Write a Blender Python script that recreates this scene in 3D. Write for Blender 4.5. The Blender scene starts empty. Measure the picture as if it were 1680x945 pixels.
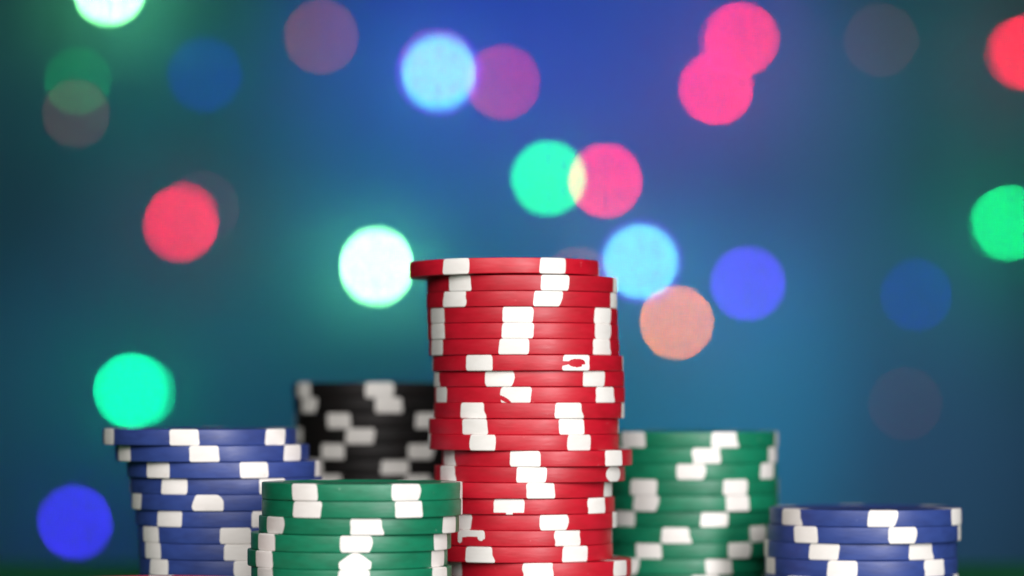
import bpy, bmesh, math, random
from mathutils import Vector, noise
R_ = math.radians
sc = bpy.context.scene
COL = sc.collection
rnd = random.Random(7)

# ---------------------------------------------------------------- layout
F = 5500.0            # focal length in photo pixels (photo is 1680 wide)
YH = 650.0            # eye level in the photo
CAMZ = 0.046          # eye height above the felt, metres
FOCUS = 0.676

def X(px, d): return (px - 840.0) * d / F
def Z(py, d): return CAMZ + (YH - py) * d / F

# ---------------------------------------------------------------- helpers
def link(o, parent=None):
    COL.objects.link(o)
    if parent is not None: o.parent = parent
    return o

def mesh_from(name, verts, faces, mat, smooth=True):
    me = bpy.data.meshes.new(name)
    me.from_pydata(verts, [], faces)
    me.update()
    if smooth:
        for p in me.polygons: p.use_smooth = True
    if mat: me.materials.append(mat)
    return me

def bm_mesh(name, bm, mat, smooth=False):
    me = bpy.data.meshes.new(name)
    bm.to_mesh(me); bm.free()
    if smooth:
        for p in me.polygons: p.use_smooth = True
    me.materials.append(mat)
    return me

def props(o, label=None, cat=None, group=None, kind=None):
    if label: o['label'] = label
    if cat: o['category'] = cat
    if group: o['group'] = group
    if kind: o['kind'] = kind
    return o

def empty(name, loc):
    o = bpy.data.objects.new(name, None)
    o.location = loc
    o.empty_display_size = 0.01
    return link(o)

def lathe(profile, n, caps=True):
    verts, faces = [], []
    m = len(profile)
    for k in range(n):
        a = 2 * math.pi * k / n
        for r, z in profile: verts.append((r * math.cos(a), r * math.sin(a), z))
    for k in range(n):
        k2 = (k + 1) % n
        for j in range(m - 1):
            faces.append((k * m + j, k2 * m + j, k2 * m + j + 1, k * m + j + 1))
    if caps:
        faces.append([k * m for k in reversed(range(n))])
        faces.append([k * m + m - 1 for k in range(n)])
    return verts, faces

# ---------------------------------------------------------------- materials
def plastic(name, col, col2, rough=0.42, spec=0.5, bump=0.12, scale=260, dirt=None):
    m = bpy.data.materials.new(name); m.use_nodes = True
    nt = m.node_tree; b = nt.nodes['Principled BSDF']
    tc = nt.nodes.new('ShaderNodeTexCoord')
    oi = nt.nodes.new('ShaderNodeObjectInfo')
    add = nt.nodes.new('ShaderNodeVectorMath'); add.operation = 'ADD'
    nt.links.new(tc.outputs['Object'], add.inputs[0])
    nt.links.new(oi.outputs['Location'], add.inputs[1])
    n1 = nt.nodes.new('ShaderNodeTexNoise'); n1.inputs['Scale'].default_value = scale
    n1.inputs['Detail'].default_value = 5
    mp = nt.nodes.new('ShaderNodeMapping'); mp.inputs['Scale'].default_value = (1, 1, 2.6)
    nt.links.new(add.outputs[0], mp.inputs[0]); nt.links.new(mp.outputs[0], n1.inputs[0])
    mix = nt.nodes.new('ShaderNodeMix'); mix.data_type = 'RGBA'
    mix.inputs[6].default_value = (*col, 1); mix.inputs[7].default_value = (*col2, 1)
    cr = nt.nodes.new('ShaderNodeValToRGB')
    cr.color_ramp.elements[0].position = .42; cr.color_ramp.elements[1].position = .68
    nt.links.new(n1.outputs[0], cr.inputs[0]); nt.links.new(cr.outputs[0], mix.inputs[0])
    last = mix.outputs[2]
    if dirt:
        n3 = nt.nodes.new('ShaderNodeTexNoise'); n3.inputs['Scale'].default_value = 700
        n3.inputs['Detail'].default_value = 3
        nt.links.new(add.outputs[0], n3.inputs[0])
        c3 = nt.nodes.new('ShaderNodeValToRGB')
        c3.color_ramp.elements[0].position = .72; c3.color_ramp.elements[1].position = .80
        nt.links.new(n3.outputs[0], c3.inputs[0])
        mx = nt.nodes.new('ShaderNodeMix'); mx.data_type = 'RGBA'
        mx.inputs[7].default_value = (*dirt, 1)
        nt.links.new(c3.outputs[0], mx.inputs[0]); nt.links.new(last, mx.inputs[6])
        last = mx.outputs[2]
    hs = nt.nodes.new('ShaderNodeHueSaturation')
    rg = nt.nodes.new('ShaderNodeMapRange'); rg.inputs[3].default_value = .90; rg.inputs[4].default_value = 1.06
    nt.links.new(oi.outputs['Random'], rg.inputs[0]); nt.links.new(rg.outputs[0], hs.inputs['Value'])
    nt.links.new(last, hs.inputs['Color']); nt.links.new(hs.outputs[0], b.inputs['Base Color'])
    n2 = nt.nodes.new('ShaderNodeTexNoise'); n2.inputs['Scale'].default_value = scale * 1.3
    n2.inputs['Detail'].default_value = 6
    mp2 = nt.nodes.new('ShaderNodeMapping'); mp2.inputs['Scale'].default_value = (1, 1, 5)
    nt.links.new(add.outputs[0], mp2.inputs[0]); nt.links.new(mp2.outputs[0], n2.inputs[0])
    rr = nt.nodes.new('ShaderNodeMapRange')
    rr.inputs[3].default_value = rough - .07; rr.inputs[4].default_value = rough + .13
    nt.links.new(n2.outputs[0], rr.inputs[0]); nt.links.new(rr.outputs[0], b.inputs['Roughness'])
    bp = nt.nodes.new('ShaderNodeBump'); bp.inputs['Strength'].default_value = bump
    bp.inputs['Distance'].default_value = 0.0003
    nt.links.new(n2.outputs[0], bp.inputs['Height']); nt.links.new(bp.outputs[0], b.inputs['Normal'])
    b.inputs['Specular IOR Level'].default_value = spec
    return m

M = {
 'red':   plastic('red_clay',   (.44, .004, .017), (.38, .003, .013), dirt=(.55, .12, .13)),
 'green': plastic('green_clay', (.003, .165, .080), (.003, .135, .064), dirt=(.12, .30, .20)),
 'blue':  plastic('blue_clay',  (.026, .053, .22), (.021, .042, .18), dirt=(.14, .17, .34)),
 'black': plastic('black_clay', (.004, .003, .003), (.007, .004, .004), rough=.5, spec=.3),
 'white': plastic('white_clay', (.77, .745, .71), (.73, .70, .66), rough=.45, bump=.08, dirt=(.62, .52, .46)),
}

def simple(name, col, rough=.6, metal=0., spec=.5):
    m = bpy.data.materials.new(name); m.use_nodes = True
    nt = m.node_tree; b = nt.nodes['Principled BSDF']
    n1 = nt.nodes.new('ShaderNodeTexNoise'); n1.inputs['Scale'].default_value = 40
    tc = nt.nodes.new('ShaderNodeTexCoord'); nt.links.new(tc.outputs['Object'], n1.inputs[0])
    mix = nt.nodes.new('ShaderNodeMix'); mix.data_type = 'RGBA'
    mix.inputs[6].default_value = (*[c * .85 for c in col], 1); mix.inputs[7].default_value = (*[min(1, c * 1.1) for c in col], 1)
    nt.links.new(n1.outputs[0], mix.inputs[0]); nt.links.new(mix.outputs[2], b.inputs['Base Color'])
    b.inputs['Roughness'].default_value = rough; b.inputs['Metallic'].default_value = metal
    b.inputs['Specular IOR Level'].default_value = spec
    return m

# ---------------------------------------------------------------- chip meshes (unit chip: radius 20 mm, 3.4 mm thick)
CR, CT = 0.020, 0.0034
def arc(cx, cz, r, a0, a1, n):
    return [(cx + r * math.cos(R_(a0 + (a1 - a0) * i / n)), cz + r * math.sin(R_(a0 + (a1 - a0) * i / n))) for i in range(n + 1)]
BV = 0.00021
outer = arc(CR - BV, BV, BV, -90, 0, 4) + [(CR + .00002, CT * .5)] + arc(CR - BV, CT - BV, BV, 0, 90, 4)
body_profile = ([(.0004, .00012), (CR - .0052, .00012), (CR - .005, 0)] + outer +
                [(CR - .005, CT), (CR - .0052, CT - .00012), (.0004, CT - .00012)])
bv, bf = lathe(body_profile, 128)
body_me = {}
for c in ('red', 'green', 'blue', 'black'):
    me = mesh_from('clay_body', bv, bf, M[c])
    body_me[c] = me

# the path a spot follows over the rim, as (r, z) for v in 0..1
OFF = 0.00003
def path_points():
    pts = [(CR - .0042, -OFF * .3)]
    for (r, z) in arc(CR - BV, BV, BV + OFF, -90, 0, 4): pts.append((r, z))
    for k in range(1, 24): pts.append((CR + OFF + .00002 * math.sin(math.pi * k / 24), BV + (CT - 2 * BV) * k / 24))
    for (r, z) in arc(CR - BV, CT - BV, BV + OFF, 0, 90, 4): pts.append((r, z))
    pts.append((CR - .0042, CT + OFF * .3))
    return pts
PP = path_points()
NP = len(PP)
def side_v(j):   # 0 at the bottom face, 1 at the top face
    return min(1, max(0, PP[j][1] / CT))

def spot_mesh(seed, width=17.6, skew=0., kind='plain'):
    r = random.Random(seed)
    NU = 22 if kind not in ('smeared', 'blot', 'arch') else 60
    W = R_(width)
    rad = r.uniform(.16, .30)
    ph = [r.uniform(0, 100) for _ in range(2)]
    amp = r.choice([.008, .012, .02, .035])
    verts, faces = [], []
    for j, (pr, pz) in enumerate(PP):
        v = side_v(j)
        e = min(v, 1 - v)
        inset = 0
        if e < rad: inset = (1 - math.sqrt(max(0, 1 - (1 - e / rad) ** 2))) * .022
        inset *= 1.0
        uL = -W / 2 + inset + W * amp * noise.noise(Vector((ph[0], v * 1.9, 0))) * 2 + skew * (v - .5) * W
        uR = W / 2 - inset + W * amp * noise.noise(Vector((ph[1], v * 1.9, 5))) * 2 + skew * (v - .5) * W
        if kind == 'house':          # a pointed top like a gable
            k = max(0, (v - .45) / .55); uL += W * .38 * k; uR -= W * .38 * k
        if kind == 'oval':
            k = abs(v - .5) * 2; uL += W * .22 * k ** 2; uR -= W * .22 * k ** 2
        if kind == 'roundtop':
            k = max(0, (v - .45) / .55); uL += W * .07 * k ** 2; uR -= W * .10 * k ** 2
        if kind == 'flare_low':
            k = max(0, .5 - v) * 2; uR += W * .10 * k; uL -= W * .02 * k
        if kind == 'taper':
            uR -= W * .16 * max(0, .55 - v)
        for i in range(NU + 1):
            a = uL + (uR - uL) * i / NU
            verts.append((pr * math.cos(a), pr * math.sin(a), pz))
    def idx(j, i): return j * (NU + 1) + i
    for j in range(NP - 1):
        for i in range(NU):
            v = (side_v(j) + side_v(j + 1)) / 2; u = (i + .5) / NU
            wob = .05 * noise.noise(Vector((u * 3.3, v * 2.6, 3)))
            if kind == 'smeared':      # body colour has run into the middle
                if ((u - .50) / .33) ** 2 + ((v - .50) / .27) ** 2 < 1 + 4 * wob and not (u > .70 and v < .40): continue
                if u < .3 and .30 + .5 * u < v < .62: continue
            if kind == 'blot' and ((u - .10) / .24) ** 2 + ((v - .34 + u * .9) / .17) ** 2 < 1: continue
            if kind == 'arch':         # only a thin arch of white survives
                top = .47 + .16 * math.sin(math.pi * u) + wob
                if v < top and not (u < .16 and v > .16 + 1.4 * abs(u - .08)) and not (((u - .86) / .11) ** 2 + ((v - .55) / .20) ** 2 < 1): continue
            if kind == 'drip' and v < .14 + 0 and not (.42 < u < .62): continue
            faces.append((idx(j, i), idx(j, i + 1), idx(j + 1, i + 1), idx(j + 1, i)))
    return mesh_from('edge_spot', verts, faces, M['white'])

plain_spots = [spot_mesh(s, 17.2 + (s % 4) * .5, skew=[0, .03, -.04, .05, -.02, 0][s % 6],
               kind=['plain', 'plain', 'taper', 'plain', 'plain', 'flare_low', 'plain'][s % 7]) for s in range(16)]
special = {k: spot_mesh(100 + i, 18.2, kind=k) for i, k in enumerate(['smeared', 'blot', 'arch', 'drip', 'house', 'oval', 'roundtop'])}

ORD = ['top', 'second', 'third', 'fourth', 'fifth', 'sixth', 'seventh', 'eighth', 'ninth', 'tenth', 'eleventh', 'twelfth',
       'thirteenth', 'fourteenth', 'fifteenth', 'sixteenth', 'seventeenth', 'eighteenth', 'nineteenth', 'twentieth',
       'twenty-first', 'twenty-second', 'twenty-third', 'twenty-fourth', 'twenty-fifth', 'twenty-sixth']

def make_chip(colour):
    root = empty('poker_chip', (0, 0, 0))
    link(bpy.data.objects.new('clay_body', body_me[colour]), root)
    for k in range(6):
        s = bpy.data.objects.new('edge_spot', plain_spots[k]); link(s, root)
        s.rotation_euler.z = R_(60 * k)
    return root
proto = {c: make_chip(c) for c in ('red', 'green', 'blue', 'black')}
used = set()
def get_chip(colour):
    if colour not in used:
        used.add(colour); return proto[colour]
    r = proto[colour].copy(); COL.objects.link(r)
    for ch in proto[colour].children:
        c = ch.copy(); COL.objects.link(c); c.parent = r
    return r

def stack(colour, d, rpx, top_y, pitch_px, rows, where, group, specials={}, tilts={}, notes={}):
    """rows: (centre x, spot x) in photo pixels from the top down; the rest down to the felt is filled in."""
    front = d - rpx * d / F
    rad = rpx * d / F
    t = pitch_px * front / F
    ztop = CAMZ + (YH - top_y) * front / F
    n = len(rows)
    zlow = ztop - n * t
    extra = max(0, round(zlow / t))
    if extra: t2 = zlow / extra
    cx = rows[-1][0]
    allrows = [(c, s, t) for c, s in rows]
    for k in range(extra):
        c = cx + rnd.uniform(-7, 7)
        allrows.append((c, c + rnd.uniform(-70, 70), t2))
    z = ztop
    for i, (c, s, th) in enumerate(allrows):
        z -= th
        a = math.asin(max(-.98, min(.98, (s - c) / rpx)))      # angle of the spot, right of the line to the camera
        o = get_chip(colour)
        o.location = (X(c, d), d + rnd.uniform(-.0007, .0007), z)
        o.scale = (rad / CR, rad / CR, (th - .00005) / CT)
        tl = tilts.get(i, (rnd.uniform(-.1, .1), rnd.uniform(-.1, .1)))
        o.rotation_euler = (R_(tl[0]), R_(tl[1]), -math.pi / 2 + a)
        kids = [ch for ch in bpy.data.objects if ch.parent is o and ch.name.startswith('edge_spot')]
        kids.sort(key=lambda q: round(math.degrees(q.rotation_euler.z)) % 360)
        for k, ch in enumerate(kids):
            ch.data = plain_spots[rnd.randrange(len(plain_spots))]
            if (i, k) in specials: ch.data = special[specials[(i, k)]]
        txt = notes.get(i)
        if txt is None:
            if i == 0: txt = 'topmost %s chip of %s' % (colour, where)
            else: txt = '%s chip, %s from the top of %s' % (colour, ORD[i], where)
        props(o, txt, 'poker chip', group)
    return allrows

# spot index k: 0 is the listed spot, 1 is 60 degrees further right, 5 is 60 degrees to its left
RED = [(827, 906), (857, 909), (856, 898), (857, 849), (858, 849), (860, 843), (866, 787), (868, 820), (869, 846), (868, 931),
       (859, 936), (859, 948), (881, 861), (869, 871), (848, 886), (852, 835), (856, 908), (848, 930), (849, 942), (880, 882)]
stack('red', .705, 156, 424.0, 26.3, RED, 'the tall red stack', 'red chips in the tall centre stack',
      specials={(6, 1): 'smeared', (8, 0): 'blot', (15, 0): 'drip', (17, 5): 'arch', (13, 1): 'oval'},
      tilts={0: (0, -.8)},
      notes={0: 'topmost red chip of the tall stack, shifted left and overhanging',
             6: 'red chip whose right white spot is smeared with red, seventh in the tall stack',
             8: 'red chip with a red blot in its white spot, ninth in the tall stack',
             12: 'thirteenth chip down in the tall red stack, sticking out to the right',
             17: 'red chip with an arched broken white spot on its left, eighteenth in tall stack'})
BLUE = [(328, 318), (349, 350), (368, 272), (372, 299), (375, 355), (381, 290), (385, 256), (386, 260), (388, 271)]
stack('blue', .716, 158, 704.0, 27.0, BLUE, 'the left blue stack', 'blue chips in the left stack',
      specials={(4, 0): 'roundtop'},
      notes={0: 'topmost blue chip of the left stack, shifted far left',
             1: 'second blue chip of the left stack, overhanging to the left'})
GRF = [(594.5, 672), (594.5, 676), (589, 608), (576, 592), (570, 590), (577, 588)]
stack('green', .675, 164, 794.2, 28.2, GRF, 'the front green stack', 'green chips in the sharp front stack',
      specials={(4, 0): 'house'})
GRR = [(1127, 1180), (1126, 1151), (1126, 1126), (1128, 1198), (1128, 1202), (1125, 1164), (1121, 1101), (1124, 1206), (1112, 1171), (1112, 1150)]
stack('green', .752, 148, 709.0, 26.06, GRR, 'the blurred right green stack', 'green chips in the blurred right stack')
BLR = [(1420, 1431), (1417, 1464), (1412, 1339), (1413, 1367)]
stack('blue', .716, 157, 837.2, 27.7, BLR, 'the low blue stack at the right', 'blue chips in the low right stack')
BLK = [(624, 628), (626, 643), (628, 562), (628, 597), (630, 552), (630, 653), (628, 548), (626, 600)]
stack('black', .785, 143, 627.0, 25.4, BLK, 'the black stack behind the others', 'black chips in the rear stack')
stack('red', .650, 160, 959.8, 28.0, [(256, 262)], 'the low red stack at lower left', 'red chips in the low front stack',
      specials={}, notes={0: 'red chip just peeking in at the lower left edge before the blue stack'})

# ---------------------------------------------------------------- table
def box_bm(x0, x1, y0, y1, z0, z1, bev=0.):
    bm = bmesh.new()
    bmesh.ops.create_cube(bm, size=1)
    for v in bm.verts:
        v.co = Vector(((x0 + x1) / 2 + v.co.x * (x1 - x0), (y0 + y1) / 2 + v.co.y * (y1 - y0), (z0 + z1) / 2 + v.co.z * (z1 - z0)))
    if bev: bmesh.ops.bevel(bm, geom=bm.edges[:], offset=bev, segments=3, affect='EDGES')
    return bm
felt = bpy.data.materials.new('green_felt'); felt.use_nodes = True
nt = felt.node_tree; b = nt.nodes['Principled BSDF']
n = nt.nodes.new('ShaderNodeTexNoise'); n.inputs['Scale'].default_value = 900; n.inputs['Detail'].default_value = 8
tc = nt.nodes.new('ShaderNodeTexCoord'); nt.links.new(tc.outputs['Object'], n.inputs[0])
cr = nt.nodes.new('ShaderNodeValToRGB'); cr.color_ramp.elements[0].color = (.003, .075, .028, 1); cr.color_ramp.elements[1].color = (.006, .13, .05, 1)
nt.links.new(n.outputs[0], cr.inputs[0]); nt.links.new(cr.outputs[0], b.inputs['Base Color'])
b.inputs['Roughness'].default_value = .95; b.inputs['Specular IOR Level'].default_value = .1
bp = nt.nodes.new('ShaderNodeBump'); bp.inputs['Distance'].default_value = .0004; nt.links.new(n.outputs[0], bp.inputs['Height']); nt.links.new(bp.outputs[0], b.inputs['Normal'])
table = empty('card_table', (0, .35, -.75))
props(table, 'green felt table under all the chip stacks', 'table')
def tpart(name, bm, mat):
    for v in bm.verts: v.co -= Vector((0, .35, -.75))
    return link(bpy.data.objects.new(name, bm_mesh(name, bm, mat)), table)
wood = simple('dark_wood', (.03, .015, .008), .35)
tpart('felt_top', box_bm(-.75, .75, -.25, .93, -.012, 0, .003), felt)
tpart('table_frame', box_bm(-.72, .72, -.22, .90, -.06, -.0125, .004), wood)
for sx in (-.66, .66):
    for sy in (-.16, .84):
        tpart('leg', box_bm(sx - .03, sx + .03, sy - .03, sy + .03, -.75, -.0605, .004), wood)

# ---------------------------------------------------------------- room: back wall and floor
WALL = 7.6
wallm = bpy.data.materials.new('painted_wall'); wallm.use_nodes = True
nt = wallm.node_tree; b = nt.nodes['Principled BSDF']
n = nt.nodes.new('ShaderNodeTexNoise'); n.inputs['Scale'].default_value = 2.2; n.inputs['Detail'].default_value = 4
tc = nt.nodes.new('ShaderNodeTexCoord'); nt.links.new(tc.outputs['Object'], n.inputs[0])
cr = nt.nodes.new('ShaderNodeValToRGB'); cr.color_ramp.elements[0].color = (.13, .26, .33, 1); cr.color_ramp.elements[1].color = (.165, .31, .38, 1)
nt.links.new(n.outputs[0], cr.inputs[0]); nt.links.new(cr.outputs[0], b.inputs['Base Color'])
b.inputs['Roughness'].default_value = .9; b.inputs['Specular IOR Level'].default_value = .15
w = link(bpy.data.objects.new('wall', bm_mesh('wall', box_bm(-5, 5, WALL, WALL + .15, -.75, 3.2), wallm)))
props(w, 'wall washed with blue and green light behind the hanging bulbs', 'wall', kind='structure')
fl = link(bpy.data.objects.new('floor', bm_mesh('floor', box_bm(-5, 5, -2.5, WALL - .002, -.9, -.75), simple('dark_floor', (.04, .04, .045), .5))))
props(fl, kind='structure')

# ---------------------------------------------------------------- bulbs
def emis(name, col, strength):
    m = bpy.data.materials.new(name); m.use_nodes = True
    b = m.node_tree.nodes['Principled BSDF']
    b.inputs['Base Color'].default_value = (.02, .02, .02, 1)
    b.inputs['Roughness'].default_value = .4
    b.inputs['Emission Color'].default_value = (*col, 1)
    b.inputs['Emission Strength'].default_value = strength
    return m
BLUR = 121.0                   # far disc of confusion, photo pixels
A_LENS = BLUR / F / (1 / FOCUS - 1 / 7.3)
sockm = simple('black_socket', (.02, .02, .02), .5)
def bulb(px, py, wpx, hpx, col, label, gap=.25, outer=None, group=None, tilt=0, bead=None):
    """wpx, hpx: size of the bulb itself in photo pixels; col: brightness the soft disc should reach."""
    d = WALL - gap
    sx = wpx * d / F / 2; sz = hpx * d / F / 2
    root = empty('light_bulb', (X(px, d), d, Z(py, d)))
    blur = A_LENS * F * (1 / FOCUS - 1 / d)
    p = (wpx * hpx) / (blur ** 2)
    mx = max(col)
    bm = bmesh.new()
    bmesh.ops.create_uvsphere(bm, u_segments=20, v_segments=12, radius=1)
    for v in bm.verts:
        t = max(0, v.co.z)
        k = 1 - .12 * t
        v.co = Vector((v.co.x * sx * k, v.co.y * sx * k, v.co.z * sz))
    link(bpy.data.objects.new('glass_globe', bm_mesh('glass_globe', bm, emis('bulb_glow', [c / mx for c in col], mx / p), True)), root).rotation_euler.y = R_(tilt)
    if outer:
        ow, oc = outer
        r = ow * d / F / 2
        p2 = (ow * ow - hpx * hpx) / (blur ** 2)
        omx = max(oc)
        # glowing ring added round the bulb to imitate the lens's violet colour fringe
        verts, faces = [], []
        prof = [(sz * 1.04, -.002), (r, -.002), (r, .002), (sz * 1.04, .002)]
        n = 32
        for k in range(n):
            a = 2 * math.pi * k / n
            for q, y in prof: verts.append((q * math.cos(a), y, q * math.sin(a)))
        for k in range(n):
            for j in range(4): faces.append((k * 4 + j, ((k + 1) % n) * 4 + j, ((k + 1) % n) * 4 + (j + 1) % 4, k * 4 + (j + 1) % 4))
        me = mesh_from('fringe_ring', verts, faces, emis('fringe_glow', [c / omx for c in oc], omx / p2), False)
        link(bpy.data.objects.new('fringe_ring', me), root)
    if bead:  # extra glowing bead, added for the crescent inside the blurred disc
        bx, bz, bw, bc = bead
        r = bw * d / F / 2; bmx = max(bc)
        bm = bmesh.new(); bmesh.ops.create_uvsphere(bm, u_segments=14, v_segments=8, radius=r)
        q = link(bpy.data.objects.new('glow_bead', bm_mesh('glow_bead', bm, emis('bead_glow', [c / bmx for c in bc], bmx * blur ** 2 / (bw * bw)), True)), root)
        q.location = (bx * d / F, 0, bz * d / F)
    v, f = lathe([(sx * .55, 0), (sx * .6, sz * .2), (sx * .5, sz * .9), (sx * .15, sz * 1.1)], 16)
    s = link(bpy.data.objects.new('socket', mesh_from('socket', v, f, sockm)), root)
    s.location = (0, 0, sz * .93)
    v, f = lathe([(.0012, 0), (.0012, 3.0 - (Z(py, d) + sz * 2.0))], 6)
    s = link(bpy.data.objects.new('cord', mesh_from('cord', v, f, sockm)), root)
    s.location = (0, 0, sz * 2.0)
    props(root, label, 'light bulb', group or 'hanging coloured bulbs')
    return root

S = 12
bulb(180, -22, 9, 22, (.9, 3.6, 1.2), 'dazzling pale green bulb cut by the top edge near the left', gap=.14)
bulb(128, 132, 6, 14, (.0, .085, .02), 'faint green glow disc under the dazzling pale green bulb', gap=3.6)
bulb(125, 186, 8, 16, (.05, .012, .015), 'faint brownish pink disc overlapping the faint green one', gap=3.6)
bulb(336, 122, S, 20, (.0, .0, .14), 'dim plain blue disc in the upper left', gap=.17)
bulb(527, 60, S, S, (.12, .02, .0), 'dusky orange brown disc at the top left of centre', gap=.17)
bulb(720, 119, S, 22, (.05, .66, .36), 'bright cyan disc with violet rim, upper of the two cyan lights', gap=.10, outer=(34, (.15, .0, .85)), bead=(-3, 14, 7, (.16, .02, .12)))
bulb(825, 135, 8, 14, (.30, .0, .0), 'dull magenta disc touching the upper cyan one', gap=.17)
bulb(1217, 64, 9, 10, (.72, .0, .0), 'upper of the two joined pink discs', gap=.14, bead=(-11, -2, 6, (.18, .0, .02)))
bulb(1175, 145, 8, 8, (.92, .0, .02), 'lower of the two joined pink discs', gap=.14)
bulb(1445, 66, 8, 10, (.03, .005, .005), 'barely visible greyish pink disc at the upper right', gap=.8)
bulb(1688, 85, 10, 12, (.75, .0, .03), 'bright red disc cut by the right edge', gap=.17, bead=(-13, -3, 6, (.25, .0, .01)))
bulb(296, 369, 9, 14, (.56, .0, .03), 'crimson red disc at the left, on its own', gap=.17, tilt=18, bead=(5, 11, 6, (.28, .0, .015)))
bulb(332, 340, 10, 10, (.025, .006, .015), 'faint pinkish halo disc behind the crimson red disc', gap=.12)
bulb(618, 437, 8, 24, (.92, 3.6, 1.2), 'dazzling whitish green disc beside the red stack top', gap=.12)
bulb(900, 292, 16, 18, (.0, .95, .26), 'turquoise green disc overlapping a pink disc above the red stack', gap=.14)
bulb(993, 296, 8, 14, (.92, .0, .02), 'pink disc overlapped by the turquoise green one', gap=.17)
bulb(1051, 429, S, S, (.08, .66, .36), 'bright cyan disc right of the red stack top', gap=.10, outer=(32, (.13, .0, .85)))
bulb(1110, 529, 8, 8, (.74, .19, .0), 'pale orange disc under the cyan one', gap=.17)
bulb(1227, 465, 14, 14, (.07, .0, .66), 'violet blue disc right of the pale orange one', gap=.17)
bulb(1503, 484, 6, 14, (.0, .0, .12), 'dim blue disc at the right, half way up', gap=2)
bulb(1485, 662, 8, 10, (.016, .0, .0), 'barely visible mauve disc above the low blue stack', gap=.8)
bulb(1656, 365, 10, 10, (.0, .62, .16), 'vivid green disc cut by the right edge', gap=.14, bead=(-9, -5, 6, (.0, .14, .03)))
bulb(214, 641, 8, 12, (.0, .85, .36), 'vivid sea green disc resting above the left blue stack', gap=.14, bead=(14, -2, 6, (.0, .32, .14)))
bulb(123, 857, 8, 22, (.035, .01, .72), 'royal blue disc in the lower left corner', gap=.17, tilt=-25)
bulb(948, 466, 10, 10, (.12, .02, .0), 'faint pink disc mostly hidden behind the red stack top', gap=.17)

# ---------------------------------------------------------------- light
world = bpy.data.worlds.new("World"); sc.world = world; world.use_nodes = True
bg = world.node_tree.nodes['Background']
bg.inputs['Color'].default_value = (.55, .7, 1, 1); bg.inputs['Strength'].default_value = .012

def aim(o, target):
    o.rotation_euler = (Vector(target) - o.location).to_track_quat('-Z', 'Y').to_euler()
def area(name, loc, target, sx, sy, power, col):
    l = bpy.data.lights.new(name, 'AREA'); l.shape = 'RECTANGLE'; l.size = sx; l.size_y = sy; l.energy = power; l.color = col
    o = bpy.data.objects.new(name, l); o.location = loc; link(o); aim(o, target); return o
area('softbox_lamp', (.52, -.20, .62), (0, .7, .03), .45, .5, 6.8, (1, .96, .95))
area('strip_lamp', (.40, -.10, .16), (.02, .7, .04), .12, .24, 5.6, (1, .95, .97))
area('front_fill', (-.22, -.38, .50), (0, .72, .03), .8, .45, 10.8, (1, .96, .94))  # fill light added to lift the black and left-hand stacks

def wash(px, py, size, power, col):
    """an unseen coloured spot, added above the frame to tint a patch of wall"""
    tx, tz = X(px, WALL), Z(py, WALL)
    l = bpy.data.lights.new('wash_spot', 'SPOT'); l.energy = power; l.color = col
    l.spot_size = R_(size); l.spot_blend = 1.0; l.shadow_soft_size = .06
    o = bpy.data.objects.new('wash_spot', l); o.location = (tx, WALL - 2.4, max(1.1, tz + .9)); link(o)
    aim(o, (tx, WALL, tz))
WASH = [(840, 470, 110), (900, -40, 30), (720, 180, 24), (1060, 300, 28), (420, 230, 24), (1150, 180, 24), (1430, 230, 26), (620, 420, 22),
        (640, 600, 24), (1085, 660, 24), (1400, 740, 28), (380, 620, 24), (140, 760, 24), (220, 560, 20), (200, 80, 26), (1590, 480, 22), (1250, 480, 26),
        (30, 350, 30), (1680, 200, 30)]
WCOL = [(0, 3.4, 11.2), (7, 32, 200), (16, 9, 98), (0, 0, 0), (0, 38, 37), (33, 31, 105), (8, 36, 45), (0, 12, 4), (0, 28, 55),
        (2, 98, 138), (26, 52, 86), (0, 0, 0), (4, 24, 32), (2, 0, 10), (0, 0, 0), (1.5, 0, 0), (0, 0, 0), (1.5, 16, 18), (0, 22, 8)]
for (px, py, sz_), c in zip(WASH, WCOL):  # added lamps out of view, colours fitted to the backdrop's tints
    p = max(c)
    if p > .5: wash(px, py, sz_, p, (c[0] / p, c[1] / p, c[2] / p))

# ---------------------------------------------------------------- camera
cam = bpy.data.cameras.new('camera'); co = bpy.data.objects.new('camera', cam); link(co)
co.location = (0, 0, CAMZ); co.rotation_euler = (R_(90), 0, 0)
cam.sensor_width = 36; cam.lens = F / 1680 * 36
cam.shift_y = (YH - 472.5) / 1680
cam.clip_start = .01; cam.clip_end = 60
cam.dof.use_dof = True; cam.dof.focus_distance = FOCUS
A = A_LENS
cam.dof.aperture_fstop = cam.lens / 1000 / A
cam.dof.aperture_blades = 0
sc.camera = co

sc.view_settings.view_transform = 'Standard'; sc.view_settings.look = 'None'
sc.view_settings.exposure = 0; sc.view_settings.gamma = 1
cy = sc.cycles
cy.use_adaptive_sampling = False
cy.use_denoising = True
cy.sample_clamp_direct = 0; cy.sample_clamp_indirect = 5
cy.max_bounces = 5
